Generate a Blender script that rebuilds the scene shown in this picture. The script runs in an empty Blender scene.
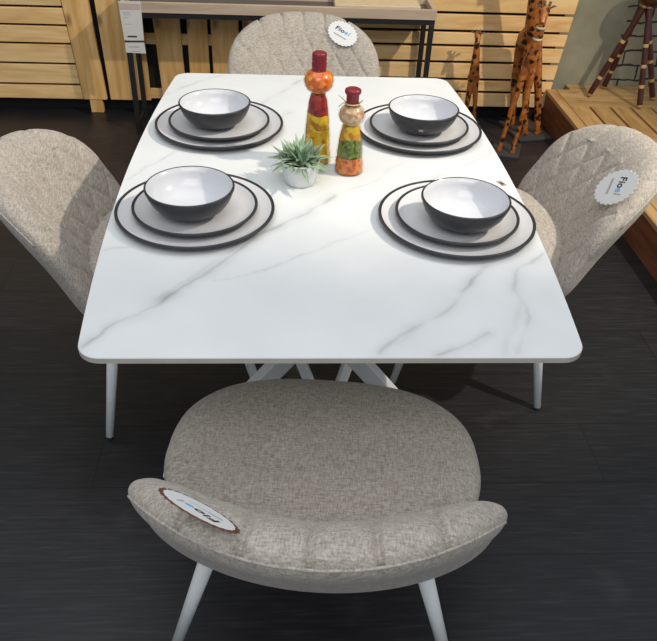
import bpy, bmesh, math, random
import numpy as np
from mathutils import Vector, Matrix, noise
random.seed(4)
sc = bpy.context.scene
C = sc.collection
PI = math.pi
R = math.radians

# ------------------------------------------------------------ camera
F = 725.0
PITCH, YAW, ROLL = 0.6489, 0.0733, 0.0463
CAM = Vector((-0.076, -1.472, 1.388))
TZ = 0.68                                   # top of the table
fw = Vector((math.sin(YAW)*math.cos(PITCH), math.cos(YAW)*math.cos(PITCH), -math.sin(PITCH)))
rt = Vector((math.cos(YAW), -math.sin(YAW), 0)); up = rt.cross(fw)
r2 = rt*math.cos(ROLL)+up*math.sin(ROLL); u2 = up*math.cos(ROLL)-rt*math.sin(ROLL)
cd = bpy.data.cameras.new('camera'); cam = bpy.data.objects.new('camera', cd); C.objects.link(cam)
cd.sensor_fit = 'HORIZONTAL'; cd.sensor_width = 36; cd.lens = 36*F/657
cam.matrix_world = Matrix(((r2.x, u2.x, -fw.x, CAM.x), (r2.y, u2.y, -fw.y, CAM.y), (r2.z, u2.z, -fw.z, CAM.z), (0, 0, 0, 1)))
sc.camera = cam
def ray(x, y): return fw*F + r2*(x-328.5) - u2*(y-320.5)
def on_z(x, y, z):
    d = ray(x, y); return CAM + d*((z-CAM.z)/d.z)
def on_y(x, y, Y):
    d = ray(x, y); return CAM + d*((Y-CAM.y)/d.y)

# ------------------------------------------------------------ materials
def new_mat(name):
    m = bpy.data.materials.new(name); m.use_nodes = True
    nt = m.node_tree; b = nt.nodes['Principled BSDF']
    return m, nt, b
def col(c): return (c[0], c[1], c[2], 1)
def plain(name, c, rough=.5, spec=.5, metal=0, var=.06, scale=30):
    m, nt, b = new_mat(name)
    n = nt.nodes.new('ShaderNodeTexNoise'); n.inputs['Scale'].default_value = scale; n.inputs['Detail'].default_value = 4
    tc = nt.nodes.new('ShaderNodeTexCoord'); nt.links.new(tc.outputs['Object'], n.inputs['Vector'])
    r = nt.nodes.new('ShaderNodeValToRGB'); nt.links.new(n.outputs['Fac'], r.inputs['Fac'])
    r.color_ramp.elements[0].position = .3; r.color_ramp.elements[1].position = .7
    r.color_ramp.elements[0].color = col([v*(1-var) for v in c]); r.color_ramp.elements[1].color = col([min(1, v*(1+var)) for v in c])
    nt.links.new(r.outputs['Color'], b.inputs['Base Color'])
    b.inputs['Roughness'].default_value = rough; b.inputs['Specular IOR Level'].default_value = spec; b.inputs['Metallic'].default_value = metal
    return m
def N(nt, t, **kw):
    n = nt.nodes.new(t)
    for k, v in kw.items(): setattr(n, k, v)
    return n
def math_node(nt, op, a, b=None):
    n = N(nt, 'ShaderNodeMath', operation=op)
    for i, v in enumerate((a, b)):
        if v is None: continue
        if isinstance(v, (int, float)): n.inputs[i].default_value = v
        else: nt.links.new(v, n.inputs[i])
    return n.outputs[0]
def ramp(nt, fac, stops):
    r = N(nt, 'ShaderNodeValToRGB'); e = r.color_ramp.elements
    while len(e) < len(stops): e.new(.5)
    for k, (p, c) in enumerate(stops): e[k].position = p; e[k].color = col(c)
    nt.links.new(fac, r.inputs['Fac']); return r.outputs['Color']

def fabric_mat():
    m, nt, b = new_mat('linen_fabric')
    tc = N(nt, 'ShaderNodeTexCoord')
    def nz(sx, sy, sz, s, d=3):
        mp = N(nt, 'ShaderNodeMapping'); mp.inputs['Scale'].default_value = (sx, sy, sz)
        nt.links.new(tc.outputs['Object'], mp.inputs['Vector'])
        n = N(nt, 'ShaderNodeTexNoise'); n.inputs['Scale'].default_value = s; n.inputs['Detail'].default_value = d
        nt.links.new(mp.outputs['Vector'], n.inputs['Vector']); return n.outputs['Fac']
    a = nz(1, .2, 1, 420); c = nz(.2, 1, .2, 420); l = nz(1, 1, 1, 6)
    s = math_node(nt, 'ADD', a, c); s = math_node(nt, 'MULTIPLY', s, .5)
    cc = ramp(nt, s, [(.34, (.28, .238, .198)), (.5, (.44, .392, .34)), (.66, (.60, .55, .485))])
    mx = N(nt, 'ShaderNodeMixRGB', blend_type='MULTIPLY'); mx.inputs['Fac'].default_value = .25
    nt.links.new(cc, mx.inputs[1]); nt.links.new(ramp(nt, l, [(.3, (.75, .73, .7)), (.7, (1, 1, 1))]), mx.inputs[2])
    nt.links.new(mx.outputs[0], b.inputs['Base Color'])
    b.inputs['Roughness'].default_value = .95; b.inputs['Specular IOR Level'].default_value = .15
    b.inputs['Sheen Weight'].default_value = .15
    bp = N(nt, 'ShaderNodeBump'); bp.inputs['Strength'].default_value = .5; bp.inputs['Distance'].default_value = .002
    nt.links.new(s, bp.inputs['Height']); nt.links.new(bp.outputs['Normal'], b.inputs['Normal'])
    return m

def marble_mat():
    m, nt, b = new_mat('white_veined_stone')
    at = N(nt, 'ShaderNodeAttribute', attribute_name='vein')
    tc = N(nt, 'ShaderNodeTexCoord'); n = N(nt, 'ShaderNodeTexNoise'); n.inputs['Scale'].default_value = 5; n.inputs['Detail'].default_value = 6
    nt.links.new(tc.outputs['Object'], n.inputs['Vector'])
    base = ramp(nt, n.outputs['Fac'], [(.35, (.73, .745, .75)), (.65, (.79, .80, .80))])
    mx = N(nt, 'ShaderNodeMixRGB'); nt.links.new(at.outputs['Fac'], mx.inputs[0]); nt.links.new(base, mx.inputs[1]); mx.inputs[2].default_value = (.40, .41, .41, 1)
    nt.links.new(mx.outputs[0], b.inputs['Base Color'])
    b.inputs['Roughness'].default_value = .42; b.inputs['Specular IOR Level'].default_value = .35
    return m

def wood_mat(name, c1, c2, c3, axis='x', knots=True, rough=.6, scale=1.0, sat=1):
    m, nt, b = new_mat(name)
    tc = N(nt, 'ShaderNodeTexCoord'); mp = N(nt, 'ShaderNodeMapping')
    mp.inputs['Scale'].default_value = {'x': (.12, 1, 1), 'y': (1, .12, 1), 'z': (1, 1, .12)}[axis]
    nt.links.new(tc.outputs['Object'], mp.inputs['Vector'])
    oi = N(nt, 'ShaderNodeObjectInfo')
    off = N(nt, 'ShaderNodeVectorMath', operation='ADD'); nt.links.new(mp.outputs['Vector'], off.inputs[0])
    rv = math_node(nt, 'MULTIPLY', oi.outputs['Random'], 20); nt.links.new(rv, off.inputs[1])
    n = N(nt, 'ShaderNodeTexNoise'); n.inputs['Scale'].default_value = 28*scale; n.inputs['Detail'].default_value = 6; n.inputs['Distortion'].default_value = .8
    nt.links.new(off.outputs[0], n.inputs['Vector'])
    cc = ramp(nt, n.outputs['Fac'], [(.3, c1), (.5, c2), (.7, c3)])
    tone = N(nt, 'ShaderNodeMixRGB', blend_type='MULTIPLY'); tone.inputs[0].default_value = 1
    nt.links.new(cc, tone.inputs[1]); nt.links.new(ramp(nt, oi.outputs['Random'], [(0, (.82, .80, .76)), (1, (1.0, 1.0, 1.0))]), tone.inputs[2])
    out = tone.outputs[0]
    if knots:
        v = N(nt, 'ShaderNodeTexVoronoi'); v.inputs['Scale'].default_value = 5
        mp2 = N(nt, 'ShaderNodeMapping'); mp2.inputs['Scale'].default_value = {'x': (.6, 1.2, 1.2), 'y': (1.2, .6, 1.2), 'z': (1.2, 1.2, .6)}[axis]
        nt.links.new(tc.outputs['Object'], mp2.inputs['Vector']); nt.links.new(mp2.outputs['Vector'], v.inputs['Vector'])
        kn = ramp(nt, v.outputs['Distance'], [(.05, (.8, .8, .8)), (.13, (0, 0, 0))])
        mx = N(nt, 'ShaderNodeMixRGB'); nt.links.new(kn, mx.inputs[0]); nt.links.new(out, mx.inputs[1]); mx.inputs[2].default_value = (.13, .06, .025, 1)
        out = mx.outputs[0]
    nt.links.new(out, b.inputs['Base Color']); b.inputs['Roughness'].default_value = rough
    return m

def floor_mat():
    m, nt, b = new_mat('dark_plank_floor')
    tc = N(nt, 'ShaderNodeTexCoord'); sp = N(nt, 'ShaderNodeSeparateXYZ'); nt.links.new(tc.outputs['Object'], sp.inputs[0])
    W = .2045
    yy = math_node(nt, 'DIVIDE', math_node(nt, 'ADD', sp.outputs['Y'], 20*W+.515), W)
    row = math_node(nt, 'FLOOR', yy); fy = math_node(nt, 'FRACT', yy)
    stag = math_node(nt, 'MULTIPLY', math_node(nt, 'MODULO', row, 3), .37)
    xx = math_node(nt, 'ADD', math_node(nt, 'DIVIDE', math_node(nt, 'ADD', sp.outputs['X'], .54+12.6), 1.26), stag)
    fx = math_node(nt, 'FRACT', xx)
    ey = math_node(nt, 'MINIMUM', fy, math_node(nt, 'SUBTRACT', 1, fy)); ex = math_node(nt, 'MINIMUM', fx, math_node(nt, 'SUBTRACT', 1, fx))
    ex = math_node(nt, 'MULTIPLY', ex, 1.26/W)
    gap = math_node(nt, 'LESS_THAN', math_node(nt, 'MINIMUM', ex, ey), .009)
    wn = N(nt, 'ShaderNodeTexWhiteNoise', noise_dimensions='2D'); cb = N(nt, 'ShaderNodeCombineXYZ')
    nt.links.new(row, cb.inputs[0]); nt.links.new(math_node(nt, 'FLOOR', xx), cb.inputs[1]); nt.links.new(cb.outputs[0], wn.inputs['Vector'])
    mp = N(nt, 'ShaderNodeMapping'); mp.inputs['Scale'].default_value = (1, 14, 1); nt.links.new(tc.outputs['Object'], mp.inputs['Vector'])
    n = N(nt, 'ShaderNodeTexNoise'); n.inputs['Scale'].default_value = 9; n.inputs['Detail'].default_value = 8; nt.links.new(mp.outputs['Vector'], n.inputs['Vector'])
    base = ramp(nt, n.outputs['Fac'], [(.3, (.009, .009, .011)), (.55, (.017, .0165, .0195)), (.75, (.034, .034, .039))])
    t = N(nt, 'ShaderNodeMixRGB', blend_type='MULTIPLY'); t.inputs[0].default_value = 1; nt.links.new(base, t.inputs[1])
    nt.links.new(ramp(nt, wn.outputs['Value'], [(0, (.8, .8, .8)), (1, (1.15, 1.12, 1.1))]), t.inputs[2])
    # the faint scuffs
    s = N(nt, 'ShaderNodeTexNoise'); s.inputs['Scale'].default_value = 6; s.inputs['Detail'].default_value = 10; nt.links.new(tc.outputs['Object'], s.inputs['Vector'])
    sc_ = ramp(nt, s.outputs['Fac'], [(.62, (0, 0, 0)), (.8, (.3, .3, .3))])
    mx0 = N(nt, 'ShaderNodeMixRGB'); nt.links.new(sc_, mx0.inputs[0]); nt.links.new(t.outputs[0], mx0.inputs[1]); mx0.inputs[2].default_value = (.09, .09, .09, 1)
    mx = N(nt, 'ShaderNodeMixRGB'); nt.links.new(gap, mx.inputs[0]); nt.links.new(mx0.outputs[0], mx.inputs[1]); mx.inputs[2].default_value = (.005, .005, .005, 1)
    nt.links.new(mx.outputs[0], b.inputs['Base Color'])
    b.inputs['Roughness'].default_value = .42; b.inputs['Specular IOR Level'].default_value = .5
    bp = N(nt, 'ShaderNodeBump'); bp.inputs['Strength'].default_value = .25; bp.inputs['Distance'].default_value = .002
    nt.links.new(n.outputs['Fac'], bp.inputs['Height']); nt.links.new(bp.outputs['Normal'], b.inputs['Normal'])
    return m

def wall_mat():
    m, nt, b = new_mat('painted_wall')
    tc = N(nt, 'ShaderNodeTexCoord'); sp = N(nt, 'ShaderNodeSeparateXYZ'); nt.links.new(tc.outputs['Object'], sp.inputs[0])
    cb = N(nt, 'ShaderNodeCombineXYZ'); nt.links.new(sp.outputs['X'], cb.inputs[0]); nt.links.new(sp.outputs['Z'], cb.inputs[1])
    nd = N(nt, 'ShaderNodeTexNoise'); nd.inputs['Scale'].default_value = 14; nt.links.new(tc.outputs['Object'], nd.inputs['Vector'])
    ds = N(nt, 'ShaderNodeVectorMath', operation='SCALE'); nt.links.new(nd.outputs['Color'], ds.inputs[0]); ds.inputs['Scale'].default_value = .03
    ad = N(nt, 'ShaderNodeVectorMath', operation='ADD'); nt.links.new(cb.outputs[0], ad.inputs[0]); nt.links.new(ds.outputs[0], ad.inputs[1])
    br = N(nt, 'ShaderNodeTexBrick'); br.inputs['Scale'].default_value = 1; br.inputs['Brick Width'].default_value = .17; br.inputs['Row Height'].default_value = .07
    br.inputs['Mortar Size'].default_value = .005; br.inputs['Color1'].default_value = (1, 1, 1, 1); br.inputs['Color2'].default_value = (.9, .9, .9, 1); br.inputs['Mortar'].default_value = (0, 0, 0, 1)
    nt.links.new(ad.outputs[0], br.inputs['Vector'])
    # bricks laid bare only right of a ragged border
    edge = math_node(nt, 'ADD', sp.outputs['X'], math_node(nt, 'MULTIPLY', nd.outputs['Fac'], .12))
    msk = math_node(nt, 'GREATER_THAN', edge, 1.60)
    n = N(nt, 'ShaderNodeTexNoise'); n.inputs['Scale'].default_value = 9; n.inputs['Detail'].default_value = 6; nt.links.new(tc.outputs['Object'], n.inputs['Vector'])
    base = ramp(nt, n.outputs['Fac'], [(.3, (.235, .225, .155)), (.7, (.31, .295, .21))])
    lines = math_node(nt, 'MULTIPLY', math_node(nt, 'SUBTRACT', 1, br.outputs['Color']), msk)
    mx = N(nt, 'ShaderNodeMixRGB'); nt.links.new(lines, mx.inputs[0]); nt.links.new(base, mx.inputs[1]); mx.inputs[2].default_value = (.03, .025, .02, 1)
    nt.links.new(mx.outputs[0], b.inputs['Base Color']); b.inputs['Roughness'].default_value = .85
    return m

def giraffe_mat():
    m, nt, b = new_mat('spotted_carved_wood')
    tc = N(nt, 'ShaderNodeTexCoord'); v = N(nt, 'ShaderNodeTexVoronoi'); v.inputs['Scale'].default_value = 34
    n = N(nt, 'ShaderNodeTexNoise'); n.inputs['Scale'].default_value = 40; nt.links.new(tc.outputs['Object'], n.inputs['Vector'])
    dsx = N(nt, 'ShaderNodeVectorMath', operation='SCALE'); nt.links.new(n.outputs['Color'], dsx.inputs[0]); dsx.inputs['Scale'].default_value = .022
    adx = N(nt, 'ShaderNodeVectorMath', operation='ADD'); nt.links.new(tc.outputs['Object'], adx.inputs[0]); nt.links.new(dsx.outputs[0], adx.inputs[1]); nt.links.new(adx.outputs[0], v.inputs['Vector'])
    base = ramp(nt, n.outputs['Fac'], [(.3, (.26, .07, .012)), (.7, (.50, .17, .035))])
    sp = ramp(nt, v.outputs['Distance'], [(.34, (1, 1, 1)), (.44, (0, 0, 0))])
    mx = N(nt, 'ShaderNodeMixRGB'); nt.links.new(sp, mx.inputs[0]); nt.links.new(base, mx.inputs[1]); mx.inputs[2].default_value = (.035, .012, .006, 1)
    nt.links.new(mx.outputs[0], b.inputs['Base Color']); b.inputs['Roughness'].default_value = .35
    return m

def mottled(name, cols, scale=60, rough=.35):
    m, nt, b = new_mat(name)
    tc = N(nt, 'ShaderNodeTexCoord'); v = N(nt, 'ShaderNodeTexVoronoi'); v.inputs['Scale'].default_value = scale
    nt.links.new(tc.outputs['Object'], v.inputs['Vector'])
    sp = N(nt, 'ShaderNodeSeparateColor'); nt.links.new(v.outputs['Color'], sp.inputs[0])
    k = len(cols)
    nt.links.new(ramp(nt, sp.outputs[0], [(i/(k-1), c) for i, c in enumerate(cols)]), b.inputs['Base Color'])
    b.inputs['Roughness'].default_value = rough; return m

def glass_mat():
    m = bpy.data.materials.new('thin_clear_glass'); m.use_nodes = True; nt = m.node_tree
    nt.nodes.remove(nt.nodes['Principled BSDF']); out = nt.nodes['Material Output']
    t = N(nt, 'ShaderNodeBsdfTransparent'); t.inputs[0].default_value = (.93, .95, .93, 1)
    g = N(nt, 'ShaderNodeBsdfGlossy'); g.inputs['Roughness'].default_value = .06
    fr = N(nt, 'ShaderNodeFresnel'); fr.inputs['IOR'].default_value = 1.5
    mx = N(nt, 'ShaderNodeMixShader'); ge = N(nt, 'ShaderNodeNewGeometry'); nt.links.new(math_node(nt, 'MULTIPLY', fr.outputs[0], math_node(nt, 'SUBTRACT', 1, ge.outputs['Backfacing'])), mx.inputs[0]); nt.links.new(t.outputs[0], mx.inputs[1]); nt.links.new(g.outputs[0], mx.inputs[2])
    nt.links.new(mx.outputs[0], out.inputs['Surface']); return m

M = dict(
    fabric=fabric_mat(), marble=marble_mat(), floor=floor_mat(), wall=wall_mat(), giraffe=giraffe_mat(), glass=glass_mat(),
    band=plain('stone_edge', (.50, .46, .41), .5), white_metal=plain('white_painted_metal', (.80, .82, .82), .35, .5, 0, .02),
    rubber=plain('black_rubber', (.02, .02, .02), .7), dark_glaze=plain('charcoal_glaze', (.028, .028, .032), .35, .5, 0, .1),
    white_glaze=plain('white_glaze', (.64, .645, .675), .14, .5, 0, .02), plate_glaze=plain('pale_plate_glaze', (.70, .685, .695), .3, .5, 0, .02),
    pine_x=wood_mat('pine_boards', (.72, .43, .16), (.88, .57, .25), (.94, .68, .36), 'x'),
    pine_z=wood_mat('pine_uprights', (.62, .34, .10), (.80, .47, .17), (.90, .58, .26), 'z'),
    oak=wood_mat('pale_oak', (.44, .33, .24), (.54, .42, .31), (.60, .48, .37), 'x', False),
    deck_x=wood_mat('deck_boards_across', (.36, .21, .08), (.50, .30, .12), (.60, .38, .17), 'x'),
    deck_y=wood_mat('deck_boards_along', (.34, .18, .06), (.46, .27, .10), (.56, .35, .15), 'y'),
    side=wood_mat('stained_side_board', (.12, .035, .012), (.17, .055, .02), (.22, .08, .03), 'y'),
    black_metal=plain('black_steel', (.012, .012, .013), .45), black_wood_shade=plain('black_wood_and_gap_shade', (.01, .009, .008), .9),  # the matt black one also paints shade behind and below the screens
    red_cap=plain('red_wax', (.20, .008, .018), .35, .5, 0, .2), cork=plain('cream_collar', (.6, .5, .35), .8), raffia=plain('raffia', (.62, .46, .24), .8),
    c_orange=mottled('orange_peppers', [(.80, .12, .005), (.90, .24, .01), (.55, .03, .005), (.90, .45, .05)], 110),
    c_red=mottled('red_peppers', [(.28, .008, .006), (.42, .015, .01), (.14, .004, .004), (.5, .03, .02)], 120),
    c_yellow=mottled('yellow_peppers', [(.66, .36, .004), (.80, .48, .01), (.48, .16, .004)], 75),
    c_pale=mottled('pale_garlic_and_seeds', [(.62, .46, .26), (.5, .2, .07), (.7, .6, .42), (.45, .12, .03)], 130),
    c_green=mottled('green_leaves', [(.12, .16, .02), (.2, .25, .04), (.035, .05, .008), (.26, .28, .06)], 190),
    c_carrot=mottled('chopped_carrot', [(.62, .13, .01), (.75, .22, .02), (.34, .04, .006), (.70, .26, .05)], 170),
    pot=plain('white_ceramic_pot', (.74, .75, .75), .4, .5, 0, .02), soil=plain('dark_soil', (.04, .03, .02), .9),
    leaf=plain('grey_green_leaf', (.27, .37, .24), .55, .4, 0, .4, 45),
    tag=plain('white_card', (.86, .86, .86), .5, .4, 0, .01), tag_ink=plain('black_ink', (.03, .03, .035), .6), tag_blue=plain('light_blue_ink', (.20, .52, .85), .6),
    tag_grey=plain('grey_ink', (.45, .45, .46), .6), tag_rim=plain('brown_card_rim', (.16, .06, .035), .6),
    paper=plain('paper', (.66, .64, .60), .7, .3, 0, .02), pink=plain('faded_pink_print', (.55, .42, .38), .7),
    brown=plain('dark_red_lacquer', (.055, .012, .010), .3, .5, 0, .3), tan=plain('tan_ring', (.50, .32, .12), .5),
    horn=plain('grey_brown_carving', (.10, .055, .045), .5), plinth=plain('dark_grey_plinth', (.045, .043, .045), .6),
    cream=plain('cream_board', (.62, .52, .34), .6), slate=plain('grey_tray_bottom', (.10, .095, .09), .6),
    sticker=plain('beige_sticker', (.42, .33, .26), .5), sticker_dark=plain('dark_sticker_print', (.10, .06, .05), .5), silver=plain('silver_sticker', (.6, .6, .58), .3),
)

# ------------------------------------------------------------ helpers
def link(name, me, mat, parent=None, loc=(0, 0, 0), smooth=False):
    o = bpy.data.objects.new(name, me); C.objects.link(o); o.location = loc
    for m in (mat if isinstance(mat, (list, tuple)) else [mat]): me.materials.append(m)
    if smooth:
        for p in me.polygons: p.use_smooth = True
    if parent: o.parent = parent
    return o
def from_bm(name, bm, mat, parent=None, loc=(0, 0, 0), smooth=False):
    bmesh.ops.recalc_face_normals(bm, faces=bm.faces)
    me = bpy.data.meshes.new(name); bm.to_mesh(me); bm.free()
    return link(name, me, mat, parent, loc, smooth)
def thing(name, label, cat, loc=(0, 0, 0), rz=0, group=None):
    o = bpy.data.objects.new(name, None); C.objects.link(o); o.location = loc; o.rotation_euler = (0, 0, rz)
    o.empty_display_size = .05
    return tag(o, label, cat, group)
def tag(o, label, cat, group=None):
    o['label'] = label; o['category'] = cat
    if group: o['group'] = group
    return o
def struct(o): o['kind'] = 'structure'; return o
def dup(root, loc=None, rz=None, label=None):
    r = root.copy(); C.objects.link(r)
    if loc is not None: r.location = loc
    if rz is not None: r.rotation_euler = (0, 0, rz)
    if label: r['label'] = label
    for ch in list(root.children):
        c = ch.copy(); C.objects.link(c); c.parent = r
        for g in list(ch.children):
            d = g.copy(); C.objects.link(d); d.parent = c
    return r
def box(bm, x0, x1, y0, y1, z0, z1, mi=0):
    vs = [bm.verts.new((x, y, z)) for z in (z0, z1) for y in (y0, y1) for x in (x0, x1)]
    for f in ((0, 2, 3, 1), (4, 5, 7, 6), (0, 1, 5, 4), (2, 6, 7, 3), (0, 4, 6, 2), (1, 3, 7, 5)):
        fc = bm.faces.new([vs[i] for i in f]); fc.material_index = mi
def prism(bm, quad, y0, y1):
    """quad: (x,z) outline, extruded from y0 to y1"""
    a = [bm.verts.new((x, y0, z)) for x, z in quad]; b = [bm.verts.new((x, y1, z)) for x, z in quad]
    bm.faces.new(a); bm.faces.new(b[::-1]); n = len(a)
    for i in range(n): bm.faces.new((a[i], b[i], b[(i+1) % n], a[(i+1) % n]))
def bevel(o, w=.003, seg=2):
    m = o.modifiers.new('bevel', 'BEVEL'); m.width = w; m.segments = seg; m.limit_method = 'ANGLE'; return o
def lathe(bm, prof, seg=64, mats=None):
    rings = []
    for r, z in prof:
        if r < 1e-6: rings.append([bm.verts.new((0, 0, z))])
        else: rings.append([bm.verts.new((r*math.cos(2*PI*i/seg), r*math.sin(2*PI*i/seg), z)) for i in range(seg)])
    for k in range(len(rings)-1):
        a, b = rings[k], rings[k+1]
        for i in range(seg):
            j = (i+1) % seg
            if len(a) == 1 and len(b) == 1: continue
            if len(a) == 1: f = bm.faces.new((a[0], b[i], b[j]))
            elif len(b) == 1: f = bm.faces.new((a[i], a[j], b[0]))
            else: f = bm.faces.new((a[i], a[j], b[j], b[i]))
            if mats: f.material_index = mats[k]
def tube(bm, pts, rad, seg=12, flat=1.0, mats=None):
    pts = [Vector(p) for p in pts]; rings = []
    for i, p in enumerate(pts):
        t = (pts[min(i+1, len(pts)-1)]-pts[max(i-1, 0)]).normalized()
        a = Vector((0, 0, 1)) if abs(t.z) < .9 else Vector((0, 1, 0))
        u = t.cross(a).normalized(); v = t.cross(u).normalized()
        r = rad[i] if isinstance(rad, (list, tuple)) else rad
        rings.append([bm.verts.new(p + u*math.cos(2*PI*k/seg)*r + v*math.sin(2*PI*k/seg)*r*flat) for k in range(seg)])
    for i in range(len(rings)-1):
        for k in range(seg):
            f = bm.faces.new((rings[i][k], rings[i][(k+1) % seg], rings[i+1][(k+1) % seg], rings[i+1][k]))
            if mats: f.material_index = mats[i]
    f = bm.faces.new(rings[0][::-1]); g = bm.faces.new(rings[-1])
    if mats: f.material_index = mats[0]; g.material_index = mats[-1]
def bar(bm, a, b, w, d):
    """rectangular bar from a to b, w wide (x-ish) and d deep (y-ish)"""
    a = Vector(a); b = Vector(b); t = (b-a).normalized(); v = Vector((0, 1, 0)); u = v.cross(t).normalized(); v = t.cross(u).normalized()
    q = []
    for p in (a, b):
        q.append([bm.verts.new(p+u*sx*w/2+v*sy*d/2) for sx, sy in ((-1, -1), (1, -1), (1, 1), (-1, 1))])
    bm.faces.new(q[0]); bm.faces.new(q[1][::-1])
    for i in range(4): bm.faces.new((q[0][i], q[1][i], q[1][(i+1) % 4], q[0][(i+1) % 4]))
def remeshed(name, bm, mat, parent, voxel, loc=(0, 0, 0), smooth_it=4):
    bmesh.ops.recalc_face_normals(bm, faces=bm.faces)
    me = bpy.data.meshes.new('tmp'); bm.to_mesh(me); bm.free()
    t = bpy.data.objects.new('tmp', me); C.objects.link(t)
    m = t.modifiers.new('r', 'REMESH'); m.mode = 'VOXEL'; m.voxel_size = voxel
    s = t.modifiers.new('s', 'SMOOTH'); s.iterations = smooth_it; s.factor = .5
    dg = bpy.context.evaluated_depsgraph_get(); dg.update()
    nm = bpy.data.meshes.new_from_object(t.evaluated_get(dg)); nm.name = name; nm.materials.clear()
    bpy.data.objects.remove(t); return link(name, nm, mat, parent, loc, True)
def text_mesh(s, size, shear=0, bold=0):
    cu = bpy.data.curves.new('t', 'FONT'); cu.body = s; cu.size = size; cu.align_x = 'LEFT'; cu.extrude = .0003; cu.shear = shear; cu.offset = bold
    t = bpy.data.objects.new('t', cu); C.objects.link(t)
    dg = bpy.context.evaluated_depsgraph_get(); dg.update()
    me = bpy.data.meshes.new_from_object(t.evaluated_get(dg)); bpy.data.objects.remove(t)
    return me

# ------------------------------------------------------------ the room
bm = bmesh.new(); box(bm, -4, 4, -3.5, 2.12, -.05, 0); struct(from_bm('floor', bm, M['floor']))
bm = bmesh.new(); box(bm, -4, 4, 2.12, 2.22, 0, 2.8); struct(from_bm('wall_back', bm, M['wall']))
bm = bmesh.new(); box(bm, -4, 1.2, 2.108, 2.1195, 0, .14); struct(from_bm('gap_shade_strip', bm, M['black_wood_shade']))  # black strip added to paint the dark gap under the screens

# ------------------------------------------------------------ table
L2, W2, BOW, RC, TH = 1.266/2, .843/2, .0335, .034, .011
def half_w(y):
    h = W2 - BOW*(y/L2)**2
    e = abs(y)-(L2-RC)
    if e > 0: h -= RC-math.sqrt(max(0, RC*RC-e*e))
    return h
veins = [  # vein polylines in the stone, metres on the table top (from the photo's own pattern)
    ([(80, 346), (118, 321), (160, 303), (183, 289), (232, 255), (262, 232), (308, 213), (335, 196)], 1.0, .0080),
    ([(150, 308), (190, 280), (240, 244)], .6, .014), ([(213, 279), (262, 272), (300, 255), (332, 245)], .45, .0025),
    ([(103, 250), (131, 246)], .5, .003), ([(381, 354), (400, 336), (425, 323), (461, 299), (470, 280), (484, 267)], .85, .008),
    ([(396, 345), (430, 318), (468, 292)], .35, .012), ([(437, 354), (466, 344), (492, 332)], .75, .007), ([(520, 354), (526, 330), (524, 307), (514, 291), (520, 267), (544, 255)], .6, .007),
    ([(345, 239), (330, 244), (372, 229)], .3, .003), ([(262, 104), (285, 90), (310, 76)], .7, .006), ([(165, 95), (190, 85), (225, 74)], .55, .004),
    ([(436, 180), (470, 163), (496, 150)], .55, .0035), ([(124, 181), (150, 165), (178, 151)], .55, .003), ([(236, 140), (262, 128), (290, 112)], .45, .005),
    ([(335, 196), (362, 186), (400, 165)], .35, .004), ([(505, 354), (515, 325), (518, 300)], .3, .012)]
vw = [([(on_z(x, y, TZ).x, on_z(x, y, TZ).y) for x, y in pl], k, w) for pl, k, w in veins]
def vein_at(X, Y):
    V = np.zeros_like(X)
    wx = np.zeros_like(X); wy = np.zeros_like(X); th = np.zeros_like(X)
    for i in range(X.size):
        p = Vector((X.flat[i], Y.flat[i], 0))
        wx.flat[i] = noise.noise(p*14)*.010+noise.noise(p*45)*.004; wy.flat[i] = noise.noise(p*14+Vector((9, 3, 1)))*.010+noise.noise(p*45+Vector((5, 5, 5)))*.004
        th.flat[i] = .65+.7*noise.noise(p*22+Vector((1, 7, 2)))
    x = X+wx; y = Y+wy
    for pl, k, w in vw:
        for (ax, ay), (bx, by) in zip(pl, pl[1:]):
            dx, dy = bx-ax, by-ay; t = np.clip(((x-ax)*dx+(y-ay)*dy)/(dx*dx+dy*dy), 0, 1)
            d = np.hypot(x-ax-t*dx, y-ay-t*dy)
            V = np.maximum(V, k*np.clip(th, .2, 1.2)*(.65*np.exp(-(d/(w*.45))**2)+.35*np.exp(-(d/(w*2))**2)))
    return np.clip(V, 0, 1)
def tabletop():
    ny, nx = 300, 190
    ys = list(np.linspace(-L2+RC, L2-RC, ny)); cap = [RC*math.sin(a) for a in np.linspace(0, PI/2, 9)[1:]]
    ys = [-(L2-RC)-c for c in cap[::-1]] + ys + [(L2-RC)+c for c in cap]
    us = np.linspace(-1, 1, nx); n = len(ys)
    co = []; V = []
    X = np.array([[u*half_w(y) for u in us] for y in ys]); Y = np.array([[y]*nx for y in ys])
    vv = vein_at(X, Y)
    for j in range(n):
        for i in range(nx): co.append((X[j, i], Y[j, i], 0)); V.append(vv[j, i])
    fs = [(j*nx+i, j*nx+i+1, (j+1)*nx+i+1, (j+1)*nx+i) for j in range(n-1) for i in range(nx-1)]
    ring = [i for i in range(nx)] + [j*nx+nx-1 for j in range(1, n)] + [(n-1)*nx+i for i in range(nx-2, -1, -1)] + [j*nx for j in range(n-2, 0, -1)]
    mi = [0]*len(fs); nb = len(co)
    def low(z, s):
        k = len(co)
        for r in ring: x, y, _ = co[r]; co.append((x*s, y*s, z)); V.append(0)
        return k
    b1 = low(-.0015, 1.0018); b2 = low(-TH, 1.0018)
    m = len(ring)
    for i in range(m): fs.append((ring[(i+1) % m], ring[i], b1+i, b1+(i+1) % m)); mi.append(0)
    for i in range(m): fs.append((b1+(i+1) % m, b1+i, b2+i, b2+(i+1) % m)); mi.append(1)
    fs.append(tuple(b2+i for i in range(m))); mi.append(1)
    me = bpy.data.meshes.new('tabletop'); me.from_pydata(co, [], fs); me.update()
    for p, k in zip(me.polygons, mi): p.material_index = k
    at = me.attributes.new('vein', 'FLOAT', 'POINT'); at.data.foreach_set('value', np.array(V, dtype=np.float32))
    return me
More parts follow.
